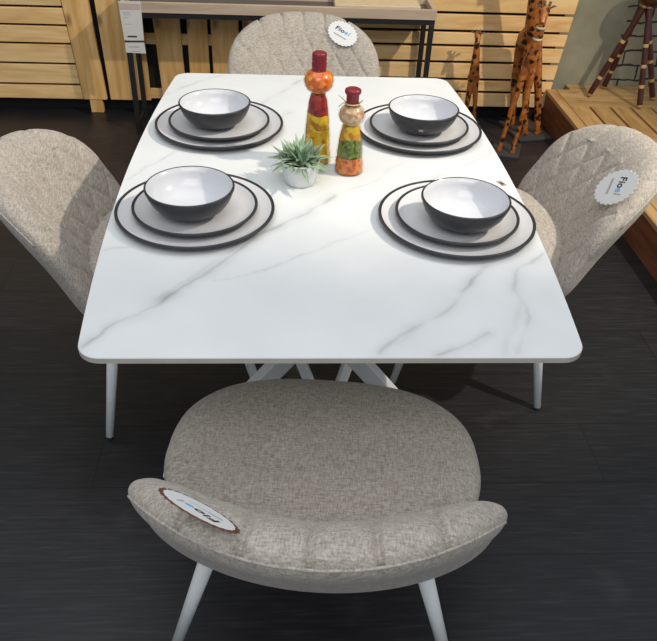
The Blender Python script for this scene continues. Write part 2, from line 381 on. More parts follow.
table = thing('dining_table', 'white marble-look dining table with rounded corners and white splayed metal legs, set for four', 'table', (0, 0, 0))
link('tabletop', tabletop(), [M['marble'], M['band']], table, (0, 0, TZ))
bm = bmesh.new(); box(bm, -.26, .26, -.40, .40, TZ-TH-.028, TZ-TH-.001); bevel(from_bm('under_frame', bm, M['white_metal'], table))
# two splayed A-shaped pairs of legs
def leg_px(p, q, Y, w, name='leg'):
    a = on_y(p[0], p[1], Y); b = on_y(q[0], q[1], Y); d = (b-a)
    top = a + d*((TZ-TH-.02-a.z)/d.z); bot = a + d*((0-a.z)/d.z)
    return top, bot
for (p, q, Y, w) in (((269, 362), (248, 381), -.27, .036), ((288, 362), (302, 381), -.02, .026), ((357, 362), (346, 381), -.02, .026), ((369, 362), (388, 381), -.27, .036)):
    top, bot = leg_px(p, q, Y, w)
    # ease the slope so that the foot stays under the top
    bot.x = max(-.36, min(.36, bot.x)); top.x = max(-.2, min(.2, top.x))
    bm = bmesh.new(); tp = Vector((top.x, Y*.55, top.z)); 
    bar(bm, top, bot, w, w*1.1); bevel(from_bm('leg', bm, M['white_metal'], table), .003)

# ------------------------------------------------------------ chairs
SP = .085
def back_mid(x, z):                       # middle surface of the backrest, chair-local y for (x, z)
    t = (z-.40)
    return -.238 - .456*t - .696*t*t + x*x*(1.08+1.4*t)
ZC, HZ, HX = .485, .168, .285
def disc_map(a, b):                       # square grid to superellipse
    m = max(abs(a), abs(b))
    if m < 1e-9: return 0, 0
    ex_ = 3.0 if b > 0 else 4.6
    k = (abs(a)**ex_+abs(b)**ex_)**(1/ex_)
    return a*m/k, b*m/k
def smooth_groove(t): 
    f = abs(math.sin(PI*t)); return math.exp(-(f/.25)**2)*.6+math.exp(-(f/.6)**2)*.4
z_ch = .580
def quilt(x, z):
    z1 = z_ch
    if z > z1: g = smooth_groove(x/SP)*min(1, (z-z1)/.01)
    else:
        q = .105
        g = max(smooth_groove(x/SP+(z-z1)/q), smooth_groove(x/SP-(z-z1)/q))
    return g
def backrest_mesh():
    nu, nv = 230, 110
    vs = []; fs = []; TF, TR = .062, .016
    def layer(side):
        base = len(vs)
        for j in range(nv+1):
            for i in range(nu+1):
                a = 2*i/nu-1; b = 2*j/nv-1
                # dense near the border
                a = math.sin(a*PI/2)*.55+a*.45; b = math.sin(b*PI/2)*.55+b*.45
                X, Z = disc_map(a, b); r = max(abs(a), abs(b))
                x = X*HX*(1-.063*min(0, Z)); z = ZC+Z*(HZ if Z > 0 else .158)
                th = .018+(TF-.018)*max(0, 1-r**6)**.5 if side > 0 else -.018+(TR+.018)*max(0, 1-r**6)**.5
                g = math.exp(-(math.sin(PI*x/SP)/.17)**2) if z > z_ch-.02 and abs(x) < .23 else 0
                z = ZC+(z-ZC)*(1-.050*g*r**4)
                y = back_mid(x, z)
                if side > 0:
                    k = min(1, (1-r)*6)
                    d = th - (.0065 if z > z_ch else .0048)*quilt(x, z)*(min(1, (1-r)*14+.7) if z > z_ch else min(1, (1-r)*14))
                else:
                    d = -th
                # offset along the surface normal (in the chair's y-z and x-y slopes)
                e = 1e-3; gx = (back_mid(x+e, z)-back_mid(x-e, z))/(2*e); gz = (back_mid(x, z+e)-back_mid(x, z-e))/(2*e)
                nrm = Vector((-gx, 1, -gz)).normalized()
                vs.append(Vector((x, y, z))+nrm*d)
        for j in range(nv):
            for i in range(nu):
                q = (base+j*(nu+1)+i, base+j*(nu+1)+i+1, base+(j+1)*(nu+1)+i+1, base+(j+1)*(nu+1)+i)
                fs.append(q if side < 0 else q[::-1])
    layer(1); layer(-1)
    bm = bmesh.new(); bv = [bm.verts.new(v) for v in vs]
    for f in fs: bm.faces.new([bv[i] for i in f])
    bmesh.ops.remove_doubles(bm, verts=bm.verts, dist=.0004)
    return bm
def back_front(x, z, off=.0):
    """point and normal on the cushioned front of the backrest"""
    e = 1e-3; gx = (back_mid(x+e, z)-back_mid(x-e, z))/(2*e); gz = (back_mid(x, z+e)-back_mid(x, z-e))/(2*e)
    n = Vector((-gx, 1, -gz)).normalized(); return Vector((x, back_mid(x, z), z))+n*(.062+off), n
def seat_mesh():
    bm = bmesh.new(); seg = 96; ring = []
    def outline(t, s):
        c, si = math.cos(t), math.sin(t); e = 2/2.6
        e = e if si > 0 else 2/2.1
        x = .283*s*math.copysign(abs(c)**e, c); y = math.copysign(abs(si)**e, si)*s
        y = y*(.225 if si > 0 else .235)
        if y < 0: x *= 1-.06*(-y/.235)**1.2
        return x, y
    prof = [(0, .424), (.3, .4245), (.55, .425), (.75, .425), (.88, .422), (.95, .415), (.985, .405), (1.0, .392), (.995, .378), (.97, .366), (.9, .358), (.7, .352), (.4, .35), (0, .35)]
    for s, z in prof:
        if s == 0: ring.append([bm.verts.new((0, 0, z))]); continue
        rr = []
        for k in range(seg):
            x, y = outline(2*PI*k/seg, s); dz = .012*(y/.23)**2*(1 if y > 0 else .3)*-1 + .004*(x/.28)**2
            rr.append(bm.verts.new((x, y, z+dz)))
        ring.append(rr)
    for a, b in zip(ring, ring[1:]):
        for k in range(seg):
            j = (k+1) % seg
            if len(a) == 1: bm.faces.new((a[0], b[k], b[j]))
            elif len(b) == 1: bm.faces.new((a[k], b[0], a[j]))
            else: bm.faces.new((a[k], b[k], b[j], a[j]))
    return bm
def make_chair(loc, rz, label):
    t = thing('dining_chair', label, 'chair', loc, rz, 'upholstered chairs around the table')
    from_bm('seat', seat_mesh(), M['fabric'], t, smooth=True)
    b = from_bm('backrest', backrest_mesh(), M['fabric'], t, smooth=True)
    # stitched piping along the rear of the backrest, under the top edge
    bm = bmesh.new(); pts = []
    for k in range(41):
        a = PI*(.12+.76*k/40); c, s = math.cos(a), math.sin(a); m = .975
        x = math.copysign(abs(c)**(2/3.0), c)*HX*m; z = ZC+abs(s)**(2/3.0)*HZ*m
        e = 1e-3; gx = (back_mid(x+e, z)-back_mid(x-e, z))/(2*e); gz = (back_mid(x, z+e)-back_mid(x, z-e))/(2*e)
        n = Vector((-gx, 1, -gz)).normalized(); th = -.018+(.034)*max(0, 1-m**6)**.5
        pts.append(Vector((x, back_mid(x, z), z))-n*(th+.0005))
    tube(bm, pts, .0022, 8); from_bm('piping', bm, M['fabric'], b, smooth=True)
    for sx in (-1, 1):
        for top, foot in (((sx*.165, -.115, .36), (sx*.270, -.165, .006)), ((sx*.13, .145, .36), (sx*.20, .235, .006))):
            bm = bmesh.new(); tube(bm, [top, foot], [.0175, .0095], 20); l = from_bm('leg', bm, M['white_metal'], t, smooth=True)
            d = (Vector(foot)-Vector(top)).normalized()
            bm = bmesh.new(); tube(bm, [Vector(foot), (foot[0], foot[1], 0)], [.0090, .0080], 16); from_bm('foot_pad', bm, M['rubber'], l, smooth=True)
    return t
CH = {}
CH['front'] = make_chair((-.010, -.592, 0), R(-5.8), 'grey-beige upholstered chair nearest the viewer, seen from above its curved backrest')
CH['left'] = dup(CH['front'], (-.384, .135, 0), R(-85.6), 'grey-beige upholstered chair left of the table, beside the two left place settings')
CH['right'] = dup(CH['front'], (.479, .236, 0), R(84.8), 'grey-beige upholstered chair right of the table, in front of the slatted platform')
CH['far'] = dup(CH['front'], (-.008, 1.0, 0), R(181.3), 'grey-beige upholstered chair behind the table end, in front of the console table')

# round scalloped swing tags
def make_tag(chair, x, z, tilt, spin, label, r=.055, lift=.006, extra=None, rim=False, oval=.74, face=1.0):
    p, n = back_front(x, z, lift); n = back_front(x*face, z)[1]
    m = Matrix.Rotation(chair.rotation_euler.z, 4, 'Z'); m.translation = chair.location
    P = m @ p; n = (m.to_3x3() @ n).normalized()
    if tilt: 
        ax = (m.to_3x3() @ Vector((1, 0, 0))); n = Matrix.Rotation(tilt, 3, ax) @ n
    ux = Vector((0, 0, 1)).cross(n).normalized(); uy = n.cross(ux).normalized()
    rot = Matrix((ux, uy, n)).transposed() @ Matrix.Rotation(spin, 3, 'Z')
    if extra: P = P+Vector(extra)
    t = thing('swing_tag', label, 'tag', P, 0, 'round tags on the chair backs'); t.rotation_euler = rot.to_euler(); t.scale = (1, oval, 1) if not isinstance(oval, tuple) else (oval[0], oval[1], 1)
    def disc(r0, th, z0, teeth=24, amp=.05):
        bm = bmesh.new(); k = teeth*6; a = []; b = []
        for i in range(k):
            q = 2*PI*i/k; rr = r0*(1-amp+amp*abs(math.sin(q*teeth/2))*1.0)
            a.append(bm.verts.new((rr*math.cos(q), rr*math.sin(q), z0))); b.append(bm.verts.new((rr*math.cos(q), rr*math.sin(q), z0+th)))
        bm.faces.new(a[::-1]); bm.faces.new(b)
        for i in range(k): bm.faces.new((a[i], a[(i+1) % k], b[(i+1) % k], b[i]))
        return bm
    from_bm('card', disc(r, .0012, 0, amp=.09), M['tag_rim'] if rim else M['tag'], t)
    if rim: from_bm('printed_face', disc(r*.88, .0004, .0012, amp=.02), M['tag'], t)
    s = r/.055; x0 = -.032*s
    for txt, w, mt in (('F', .0135, 'tag_ink'), ('i', .0065, 'tag_ink'), ('o', .0150, 'tag_ink'), ('e', .0150, 'tag_blue'), ('l', .006, 'tag_grey')):
        me = text_mesh(txt, .026*s, .15, .0006); o = link('lettering', me, M[mt], t, (x0, .004*s, .0017)); x0 += w*s
    bm = bmesh.new(); box(bm, -.028*s, .02*s, -.019*s, -.013*s, .0012, .0016); from_bm('small_print', bm, M['tag_grey'], t)
    return t
make_tag(CH['far'], -.165, .588, 0, R(-20), 'round scalloped white tag on the backrest of the chair behind the table', .062, oval=.66)
make_tag(CH['right'], -.205, .592, R(-8), R(-58), 'round scalloped white tag on the backrest of the chair right of the table', .074, .016, oval=(.62, 1), face=-.15)
make_tag(CH['front'], -.165, .636, R(14), R(4), 'round brown-edged tag on the backrest of the nearest chair', .058, .010, extra=(0, -.054, .012), rim=True, oval=.54)

# ------------------------------------------------------------ crockery
def plate_mesh(R0, H, base, w):
    bm = bmesh.new()
    prof = [(0, .002), (base*.9, .002), (base*.93, 0), (base, 0), (base*1.03, .003), (R0*.76, .0036), (R0*.86, H*.26), (R0*.94, H*.55), (R0-.001, H-.004),
            (R0, H-.0015), (R0-.0015, H), (R0-w, H-.0016), (R0*.93, H*.74), (R0*.84, H*.44), (R0*.75, .0066), (R0*.5, .0058), (0, .0058)]
    mats = [1]*11+[0]*5
    lathe(bm, prof, 96, mats); return bm
def rim_ring(R0, H, w):
    bm = bmesh.new()
    prof = [(R0+.0008, H-.0045), (R0+.0010, H-.001), (R0-.001, H+.0010), (R0-w*.6, H-.0004), (R0-w, H-.003), (R0-w, H-.005)]
    lathe(bm, prof, 96); return bm
def make_plate(name, R0, H, base, w, loc, label, group):
    bmx = plate_mesh(R0, H, base, w); o = from_bm(name, bmx, [M['plate_glaze'], M['dark_glaze']], None, loc, True)
    tag(o, label, 'plate', group)
    r = from_bm('rim', rim_ring(R0, H, .0032), M['dark_glaze'], o, smooth=True); r['label'] = 'dark glazed rim'
    return o
def make_bowl(loc, label):
    bm = bmesh.new(); Rb, H = .0845, .058
    prof = [(0, .003), (.028, .003), (.030, 0), (.034, 0), (.037, .003), (.052, .0085), (.066, .018), (.0765, .032), (.082, .045), (Rb, H-.001), (Rb-.001, H), (Rb-.003, H), (.0795, .045), (.074, .033), (.0635, .0205), (.050, .0120), (.034, .008), (0, .007)]
    lathe(bm, prof, 96, [1]*11+[0]*6)
    o = from_bm('bowl', bm, [M['white_glaze'], M['dark_glaze']], None, loc, True); tag(o, label, 'bowl', 'bowls on the place settings')
    r = from_bm('rim', rim_ring(Rb, H, .0022), M['dark_glaze'], o, smooth=True); r['label'] = 'dark glazed rim'
    return o
PS = {'near left': (-.254, -.194), 'far left': (-.239, .238), 'near right': (.260, -.218), 'far right': (.250, .232)}
BO = {'near left': (-.006, -.016), 'far left': (-.008, -.010), 'near right': (.006, -.026), 'far right': (.004, -.016)}
first = None
for k, (x, y) in PS.items():
    hint = {'near left': 'beside the left chair', 'far left': 'beside the far left corner', 'near right': 'by the small table sticker', 'far right': 'behind the bottles'}[k]
    bx, by = BO[k]
    labs = ('large pale dinner plate with dark rim, under the %s setting of the table' % k, 'smaller pale dark-rimmed plate stacked on the %s dinner plate' % k, 'charcoal bowl with white inside on the %s plates of the table' % k)
    if k == 'far right': labs = labs[:2]+('charcoal bowl with a small silver sticker on its side, on the far right plates',)
    if first is None:
        dp = make_plate('dinner_plate', .154, .0170, .085, .0055, (x, y, TZ), labs[0], 'dinner plates on the table')
        sp_ = make_plate('side_plate', .121, .0185, .066, .0050, (x, y, TZ+.0060), labs[1], 'side plates on the dinner plates')
        bw = make_bowl((x+bx, y+by, TZ+.0122), labs[2]); first = (dp, sp_, bw)
    else:
        dup(first[0], (x, y, TZ), label=labs[0]); dup(first[1], (x, y, TZ+.0060), label=labs[1]); bw = dup(first[2], (x+bx, y+by, TZ+.0122), label=labs[2])
        if k == 'far right': 
            bm = bmesh.new()
            for a, b in ((0, 1),):
                g = []
                for th in np.linspace(R(-105), R(-97), 5):
                    for rr, zz in ((.0725, .025), (.0772, .033)): g.append(bm.verts.new((rr*1.012*math.cos(th), rr*1.012*math.sin(th), zz)))
                for i in range(4): bm.faces.new((g[2*i], g[2*i+2], g[2*i+3], g[2*i+1]))
            bmesh.ops.solidify(bm, geom=bm.faces[:], thickness=.0004)
            s = from_bm('sticker', bm, M['silver'], bw); s['label'] = 'small silver sticker'

# small sticker on the table top
st = thing('table_sticker', 'small beige and brown sticker near the right edge of the tabletop', 'sticker', (.395, -.043, TZ+.0003), R(-66))
bm = bmesh.new(); box(bm, -.012, .012, -.006, .006, 0, .0004); from_bm('backing', bm, M['sticker'], st)
bm = bmesh.new(); box(bm, -.004, .007, -.004, .003, .0004, .0007); from_bm('print', bm, M['sticker_dark'], st)

# ------------------------------------------------------------ bottles
def make_bottle(loc, body, layers, cap, label, widen=1.1):
    """body: outer glass profile; layers: (name, z0, z1, material)"""
    t = thing('preserve_bottle', label, 'bottle', loc, 0, 'decorative bottles of layered vegetables')
    body = [(r*widen, z) for r, z in body]
    def rad(z):
        for (r0, z0), (r1, z1) in zip(body, body[1:]):
            if z0 <= z <= z1 and z1 > z0: return r0+(r1-r0)*(z-z0)/(z1-z0)
        return body[-1][0]
    bm = bmesh.new(); lathe(bm, [(0, .0)]+[(r, z) for r, z in body], 48); from_bm('glass', bm, M['glass'], t, smooth=True)
    for nm, z0, z1, mt in layers:
        bm = bmesh.new(); zs = np.linspace(z0, z1, 16); seg = 40
        prof = [(0, z0)]+[(max(.002, rad(z)-.0022), z) for z in zs]+[(0, z1)]
        lathe(bm, prof, seg)
        for v in bm.verts:
            if 1e-4 < math.hypot(v.co.x, v.co.y):
                f = 1+.05*(noise.noise(v.co*110)-.35); v.co.x *= f; v.co.y *= f
            if nm != 'orange_layer' and nm != 'pale_layer':
                d = .007*noise.noise(Vector((v.co.x, v.co.y, 0))*60+Vector((loc[0]*50, 3, 1)))
                if z0 > .01 or v.co.z > z0+.012: v.co.z += d
        from_bm(nm, bm, M[mt], t, smooth=True)
    bm = bmesh.new(); lathe(bm, cap, 40); from_bm('cap', bm, M['red_cap'], t, smooth=True)
    return t
body1 = [(.027, .0), (.0295, .003), (.0295, .02), (.027, .06), (.0245, .10), (.020, .140), (.0155, .156), (.0165, .160), (.0235, .165), (.0285, .173), (.0305, .183), (.029, .193), (.024, .201), (.017, .206), (.0135, .209), (.0135, .222)]
cap1 = [(0, .243), (.0125, .243), (.0150, .241), (.0155, .235), (.0148, .232), (.0155, .2295), (.0155, .226), (.0148, .224), (.0158, .2215), (.0155, .205), (.0150, .2045), (0, .2045)]
b1 = on_z(316.5, 161, TZ)
make_bottle((b1.x, b1.y, TZ), body1, [('yellow_layer', .004, .082, 'c_yellow'), ('yellow_upper_layer', .0825, .112, 'c_yellow'), ('red_layer', .1125, .158, 'c_red'), ('orange_layer', .160, .205, 'c_orange')], cap1,
            'taller preserve bottle with red cap, orange bulb, red and yellow layers, behind the small plant')
body2 = [(.026, .0), (.0285, .003), (.0285, .015), (.0255, .05), (.0225, .08), (.0185, .104), (.0165, .109), (.0175, .112), (.0225, .117), (.0255, .125), (.0258, .131), (.0235, .140), (.018, .147), (.0135, .151), (.0130, .160)]
cap2 = [(0, .186), (.013, .186), (.0165, .184), (.0175, .180), (.0165, .176), (.0135, .173), (.0132, .156), (.0128, .155), (0, .155)]
b2 = on_z(348.5, 171, TZ)
bt = make_bottle((b2.x, b2.y, TZ), body2, [('orange_layer', .004, .038, 'c_carrot'), ('green_layer', .0385, .078, 'c_green'), ('yellow_layer', .0785, .107, 'c_yellow'), ('pale_layer', .111, .148, 'c_pale')], cap2,
            'shorter preserve bottle with flared red cap and raffia bow, orange, green and yellow layers', 1.15)
bm = bmesh.new(); tube(bm, [(.0145*math.cos(a), .0145*math.sin(a), .1545) for a in np.linspace(0, 2*PI, 25)], .0016, 6)
for s, q in ((-1, .02), (-1, -.004), (1, .012)):
    tube(bm, [(s*.012, -.006, .1545), (s*.020, -.010, .160+q*.3), (s*(.030 if s < 0 else .020), -.012, .1545+q)], [.0013, .0012, .0008], 6)
from_bm('raffia_tie', bm, M['raffia'], bt, smooth=True)

# ------------------------------------------------------------ plant
pp = on_z(300, 182, TZ)
pl = thing('potted_succulent', 'small spiky grey-green succulent in a white pot beside the bottles', 'plant', (pp.x, pp.y, TZ))
bm = bmesh.new(); lathe(bm, [(0, 0), (.029, 0), (.033, .003), (.037, .022), (.041, .050), (.0415, .052), (.039, .052), (.037, .045), (0, .045)], 48); from_bm('pot', bm, M['pot'], pl, smooth=True)
bm = bmesh.new(); lathe(bm, [(0, .048), (.034, .047), (.0375, .045), (.0375, .044), (0, .0445)], 32); from_bm('soil', bm, M['soil'], pl)
bm = bmesh.new()
def leaf(o, az, el, ln, w):
    d = Vector((math.cos(az)*math.cos(el), math.sin(az)*math.cos(el), math.sin(el))); s = Vector((-math.sin(az), math.cos(az), 0)); nn = d.cross(s)
    prev = None
    for i in range(6):
        t = i/5; p = o+d*ln*t+Vector((0, 0, -1))*.012*t*t*math.cos(el); ww = w*(.6+1.2*t*(1-t)*1.6)*(1-t**3) if i < 5 else .0002
        th = ww*.35
        cur = [bm.verts.new(p+s*ww), bm.verts.new(p+nn*th*-1), bm.verts.new(p-s*ww), bm.verts.new(p+nn*th*.3)]
        if prev:
            for k in range(4): bm.faces.new((prev[k], prev[(k+1) % 4], cur[(k+1) % 4], cur[k]))
        else: bm.faces.new(cur)
        prev = cur
    bm.faces.new(prev[::-1])
rosettes = [(0, 0, .06, 1.0, 34), (.020, .006, .055, .85, 22), (-.022, .004, .055, .85, 22), (.004, -.02, .053, .85, 22), (-.004, .022, .055, .8, 18)]
for rx, ry, rz_, s, n in rosettes:
    for k in range(n):
        el = R(-8+80*(k/n)); az = k*2.39996+rx*40
        leaf(Vector((rx, ry, rz_-.008)), az+random.uniform(-.1, .1), el+random.uniform(-.08, .08), s*(.066-.018*k/n)+random.uniform(0, .012), .0058)
from_bm('foliage', bm, M['leaf'], pl)

# ------------------------------------------------------------ console table
CY0, CY1 = 1.80, 2.02
cons = thing('console_table', 'pale oak console table with black metal frame behind the far chair', 'table', (0, 0, 0))
tl = on_y(119, 3, CY0); tr = on_y(437, 8, CY0); zt = on_y(150, 2.5, CY0).z; zb = zt-.042
X0, X1 = tl.x, on_y(437, 14, CY0).x
cons.location = ((X0+X1)/2, (CY0+CY1)/2, 0)
def cloc(): return (-cons.location.x, -cons.location.y, 0)
bm = bmesh.new()
box(bm, X0, X1, CY0, CY0+.018, zb, zt); box(bm, X0, X1, CY1-.018, CY1, zb, zt); box(bm, X0, X0+.018, CY0+.018, CY1-.018, zb, zt); box(bm, X1-.018, X1, CY0+.018, CY1-.018, zb, zt)
bevel(from_bm('tray_frame', bm, M['oak'], cons, cloc()), .0015)
bm = bmesh.new(); box(bm, X0+.018, X1-.018, CY0+.018, CY1-.018, zb+.004, zb+.016); from_bm('tray_bottom', bm, M['slate'], cons, cloc())
bm = bmesh.new()
for y in (CY0+.004, CY1-.024): box(bm, X0+.004, X1-.004, y, y+.02, zb-.022, zb-.0005)
for x in (X0+.004, X1-.024): box(bm, x, x+.02, CY0+.024, CY1-.024, zb-.022, zb-.0005)
from_bm('apron', bm, M['black_metal'], cons, cloc())
for x in (X0+.004, X1-.026):
    for y in (CY0+.004, CY1-.026):
        bm = bmesh.new(); box(bm, x, x+.022, y, y+.022, 0, zb-.022); bevel(from_bm('leg', bm, M['black_metal'], cons, cloc()), .002)
for x in (X0+.008, X1-.022):
    bm = bmesh.new(); box(bm, x, x+.012, CY0+.026, CY1-.026, .03, .045); from_bm('foot_rail', bm, M['black_metal'], cons, cloc())
# things lying in the tray
a = on_y(335, 5, CY0+.03); b = on_y(421, 6, CY0+.03)
bm = bmesh.new(); box(bm, a.x, b.x, CY0+.026, CY1-.022, zb+.0165, zt+.006); o = bevel(from_bm('cream_box', bm, M['cream'], None), .003)
tag(o, 'flat cream box lying in the right half of the console tray', 'box')
# price label hanging over the corner of the console
pt = thing('hanging_price_label', 'white printed price label hanging from the left corner of the console table', 'label', (0, 0, 0))
yq = CY0-.0003
def quad_px(pts, y0, y1): return [(on_y(x, y, yq).x, on_y(x, y, yq).z) for x, y in pts]
c0 = on_y(132, 26, yq); pt.location = (c0.x, yq, c0.z); off = (-c0.x, -yq, -c0.z)
def card(name, pts, mat, y0, y1):
    bm = bmesh.new(); prism(bm, quad_px(pts, 0, 0), y0, y1); return from_bm(name, bm, mat, pt, off)
card('upper_sheet', [(118, 1), (140.5, 1), (144, 40.5), (124.5, 40.5)], M['paper'], yq-.0008, yq)
card('lower_sheet', [(125, 42.5), (144.2, 42.5), (146, 53.5), (126, 52.5)], M['paper'], yq-.0008, yq)
card('pink_heading', [(118.6, 3), (140, 4), (140.6, 10), (119.6, 9.5)], M['pink'], yq-.0012, yq-.0009)
card('strip', [(124.5, 40.3), (144, 40.8), (144.1, 42.4), (124.8, 42.0)], M['tag_ink'], yq-.0008, yq)
for (x0, y0, x1, y1, mt) in ((122.5, 12, 130, 12.8, 'tag_grey'), (122.8, 14, 131, 14.8, 'tag_grey'), (123.4, 17, 128, 17.7, 'tag_grey'), (125, 23.7, 132, 24.4, 'tag_grey'), (127.5, 35.6, 137, 37.2, 'tag_ink'), (128.5, 46, 139.5, 47.3, 'tag_grey'), (130, 50.7, 141, 51.5, 'tag_grey')):
    card('printed_line', [(x0, y0), (x1, y0+.2), (x1, y1+.2), (x0, y1)], M[mt], yq-.0012, yq-.0009)

# ------------------------------------------------------------ slatted pine screens
PY = 2.045
def px(x, y): q = on_y(x, y, PY); return q.x, q.z
def board(name, a, b, c, d, mat, parent, y0=PY, y1=PY+.018):
    """a..d: corners (x,z)"""
    bm = bmesh.new(); prism(bm, [a, b, c, d], y0, y1)
    cx = (a[0]+c[0])/2; cz = (a[1]+c[1])/2
    for v in bm.verts: v.co -= Vector((cx, y0, cz))
    o = from_bm(name, bm, mat, parent); o.location = Vector((cx, y0, cz))-parent.location
    return bevel(o, .002, 1)
ZT = 1.05
def screen(label, X0, X1, loc): return thing('slatted_screen', label, 'screen', loc)
zbot = px(20, 98)[1]
# left screen: horizontal boards with a broad stile
s1 = thing('slatted_screen', 'pine screen of horizontal boards with a broad stile, far left behind the left chair', 'screen', (-1.5, PY, 0))
st_b = (px(84, 98)[0], px(107, 98)[0]); st_t = (px(61, 0)[0], px(88, 0)[0]); z0p = px(61, 0)[1]
def sx(k, z):  # stile side at height z
    return st_b[k]+(st_t[k]-st_b[k])*(z-zbot)/(z0p-zbot)
ys = [98, 82.8, 62, 42, 23.5, 5]; zz = [px(20, y)[1] for y in ys]
zz += [zz[-1]+.085*k for k in range(1, 7)]
for k in range(len(zz)-1):
    board('board', (-2.1, zz[k]), (sx(0, zz[k])-.003, zz[k]), (sx(0, zz[k+1])-.003, zz[k+1]-.010), (-2.1, zz[k+1]-.010), M['pine_x'], s1)
board('stile', (sx(0, zbot), zbot), (sx(1, zbot), zbot), (sx(1, ZT), ZT), (sx(0, ZT), ZT), M['pine_z'], s1, PY-.004)
board('backing', (-2.1, zbot+.01), (sx(1, zbot)+.014, zbot+.01), (sx(1, ZT)+.014, ZT-.01), (-2.1, ZT-.01), M['black_wood_shade'], s1, PY+.046, PY+.054)  # black sheet added so the board gaps read as deep shadow
fb = px(96, 101)
board('foot', (fb[0]-.03, 0), (fb[0]+.03, 0), (fb[0]+.03, zbot-.002), (fb[0]-.03, zbot-.002), M['pine_z'], s1, PY+.0, PY+.03)
# middle screen: upright boards
s2 = thing('slatted_screen', 'pine screen of upright boards behind the left half of the console table', 'screen', (-.6, PY, 0))
ups = [((94, 119), (111, 134.5)), ((137, 144), (138, 151))]
def upright(t0, t1, b0, b1, yt=0, yb=100):
    zt_, zb_ = px(t0, yt)[1], px(b0, yb)[1]
    xt0, xt1, xb0, xb1 = px(t0, yt)[0], px(t1, yt)[0], px(b0, yb)[0], px(b1, yb)[0]
    k = (ZT-zt_)/(zt_-zb_); kb = (zb_-zbot)/(zt_-zb_)
    f = lambda xb, xt, kk: xt+(xt-xb)*kk
    board('board', (xb0-(xt0-xb0)*kb, zbot), (xb1-(xt1-xb1)*kb, zbot), (f(xb1, xt1, k), ZT), (f(xb0, xt0, k), ZT), M['pine_z'], s2)
upright(94, 119, 111, 134.5); upright(127, 140, 138, 151)
upright(152, 179, 160, 184.5, 15, 75); upright(186, 206.5, 190, 210, 15, 75); upright(210, 238, 213.5, 240, 15, 75); upright(242, 268, 244, 269, 15, 75); upright(272, 298, 273, 299, 15, 75)
xa, xb = px(108, 60)[0], px(298, 60)[0]
for z in (.36, .75, .10): board('rail', (xa-.02, z-.03), (xb, z-.03), (xb, z+.02), (xa-.02, z+.02), M['pine_x'], s2, PY+.0185, PY+.03)
board('backing', (xa-.02, zbot+.01), (xb, zbot+.01), (xb, ZT-.01), (xa-.02, ZT-.01), M['black_wood_shade'], s2, PY+.031, PY+.04)  # painted shade: black sheet filling the gaps between the uprights
# right screen: horizontal boards
s3 = thing('slatted_screen', 'pine screen of horizontal boards behind the carved giraffes', 'screen', (.7, PY, 0))
x_l = px(303, 60)[0]
re_b, re_t = px(545, 108), px(579, 0)
ex = lambda z: re_b[0]+(re_t[0]-re_b[0])*(z-re_b[1])/(re_t[1]-re_b[1])
zz = [px(500, y)[1] for y in (107, 91.5, 79, 62, 45.5, 31, 12.8)]; zz += [zz[-1]+.085*k for k in range(1, 7)]
for k in range(len(zz)-1):
    board('board', (x_l, zz[k]), (ex(zz[k]), zz[k]), (ex(zz[k+1]), zz[k+1]-.013), (x_l, zz[k+1]-.013), M['pine_x'], s3)
board('backing', (x_l, zz[0]+.01), (ex(zz[0])-.03, zz[0]+.01), (ex(ZT)-.03, ZT-.01), (x_l, ZT-.01), M['black_wood_shade'], s3, PY+.031, PY+.04)  # shadow in these gaps put in as a black sheet
for x in (x_l+.05, .55, ex(.3)-.09): board('upright', (x, .0), (x+.05, .0), (x+.05, ZT-.02), (x, ZT-.02), M['black_wood_shade'], s3, PY+.0185, PY+.03)

# ------------------------------------------------------------ slatted platform
PH = .165; pxl = 1.218; pyb = 2.042
pf = thing('slatted_platform', 'low wooden display platform with slatted top at the right, under the banded-leg stool', 'platform', (1.8, 1.2, 0))
def pbox(name, x0, x1, y0, y1, z0, z1, mat):
    bm = bmesh.new(); cx, cy, cz = (x0+x1)/2, (y0+y1)/2, (z0+z1)/2
    box(bm, x0-cx, x1-cx, y0-cy, y1-cy, z0-cz, z1-cz); o = from_bm(name, bm, mat, pf); o.location = Vector((cx, cy, cz))-pf.location; return bevel(o, .0025, 2)
PE = 2.6; PN = .15
pbox('side_board', pxl, pxl+.02, PN, pyb, 0, PH-.0205, M['side'])
pbox('end_board', pxl+.02, PE, PN, PN+.02, 0, PH-.0205, M['side'])
pbox('edge_board', pxl-.004, pxl+.042, PN, pyb, PH-.02, PH, M['deck_y'])
yb1 = on_z(600, 106, PH).y
pbox('back_strip', 1.335, PE, pyb+.001, 2.118, 0, PH, M['deck_x'])
pbox('board', pxl+.045, PE, (pyb+yb1)/2+.003, pyb, PH-.02, PH, M['deck_x'])
pbox('board', pxl+.045, PE, yb1, (pyb+yb1)/2-.001, PH-.02, PH, M['deck_x'])
x = pxl+.045; wsl = .088
while x < PE-.05:
    pbox('slat', x, x+wsl, PN, yb1-.004, PH-.02, PH, M['deck_y']); x += wsl+.012
pbox('underlay', pxl+.021, PE, PN+.021, pyb, .0, PH-.04, M['black_wood_shade'])

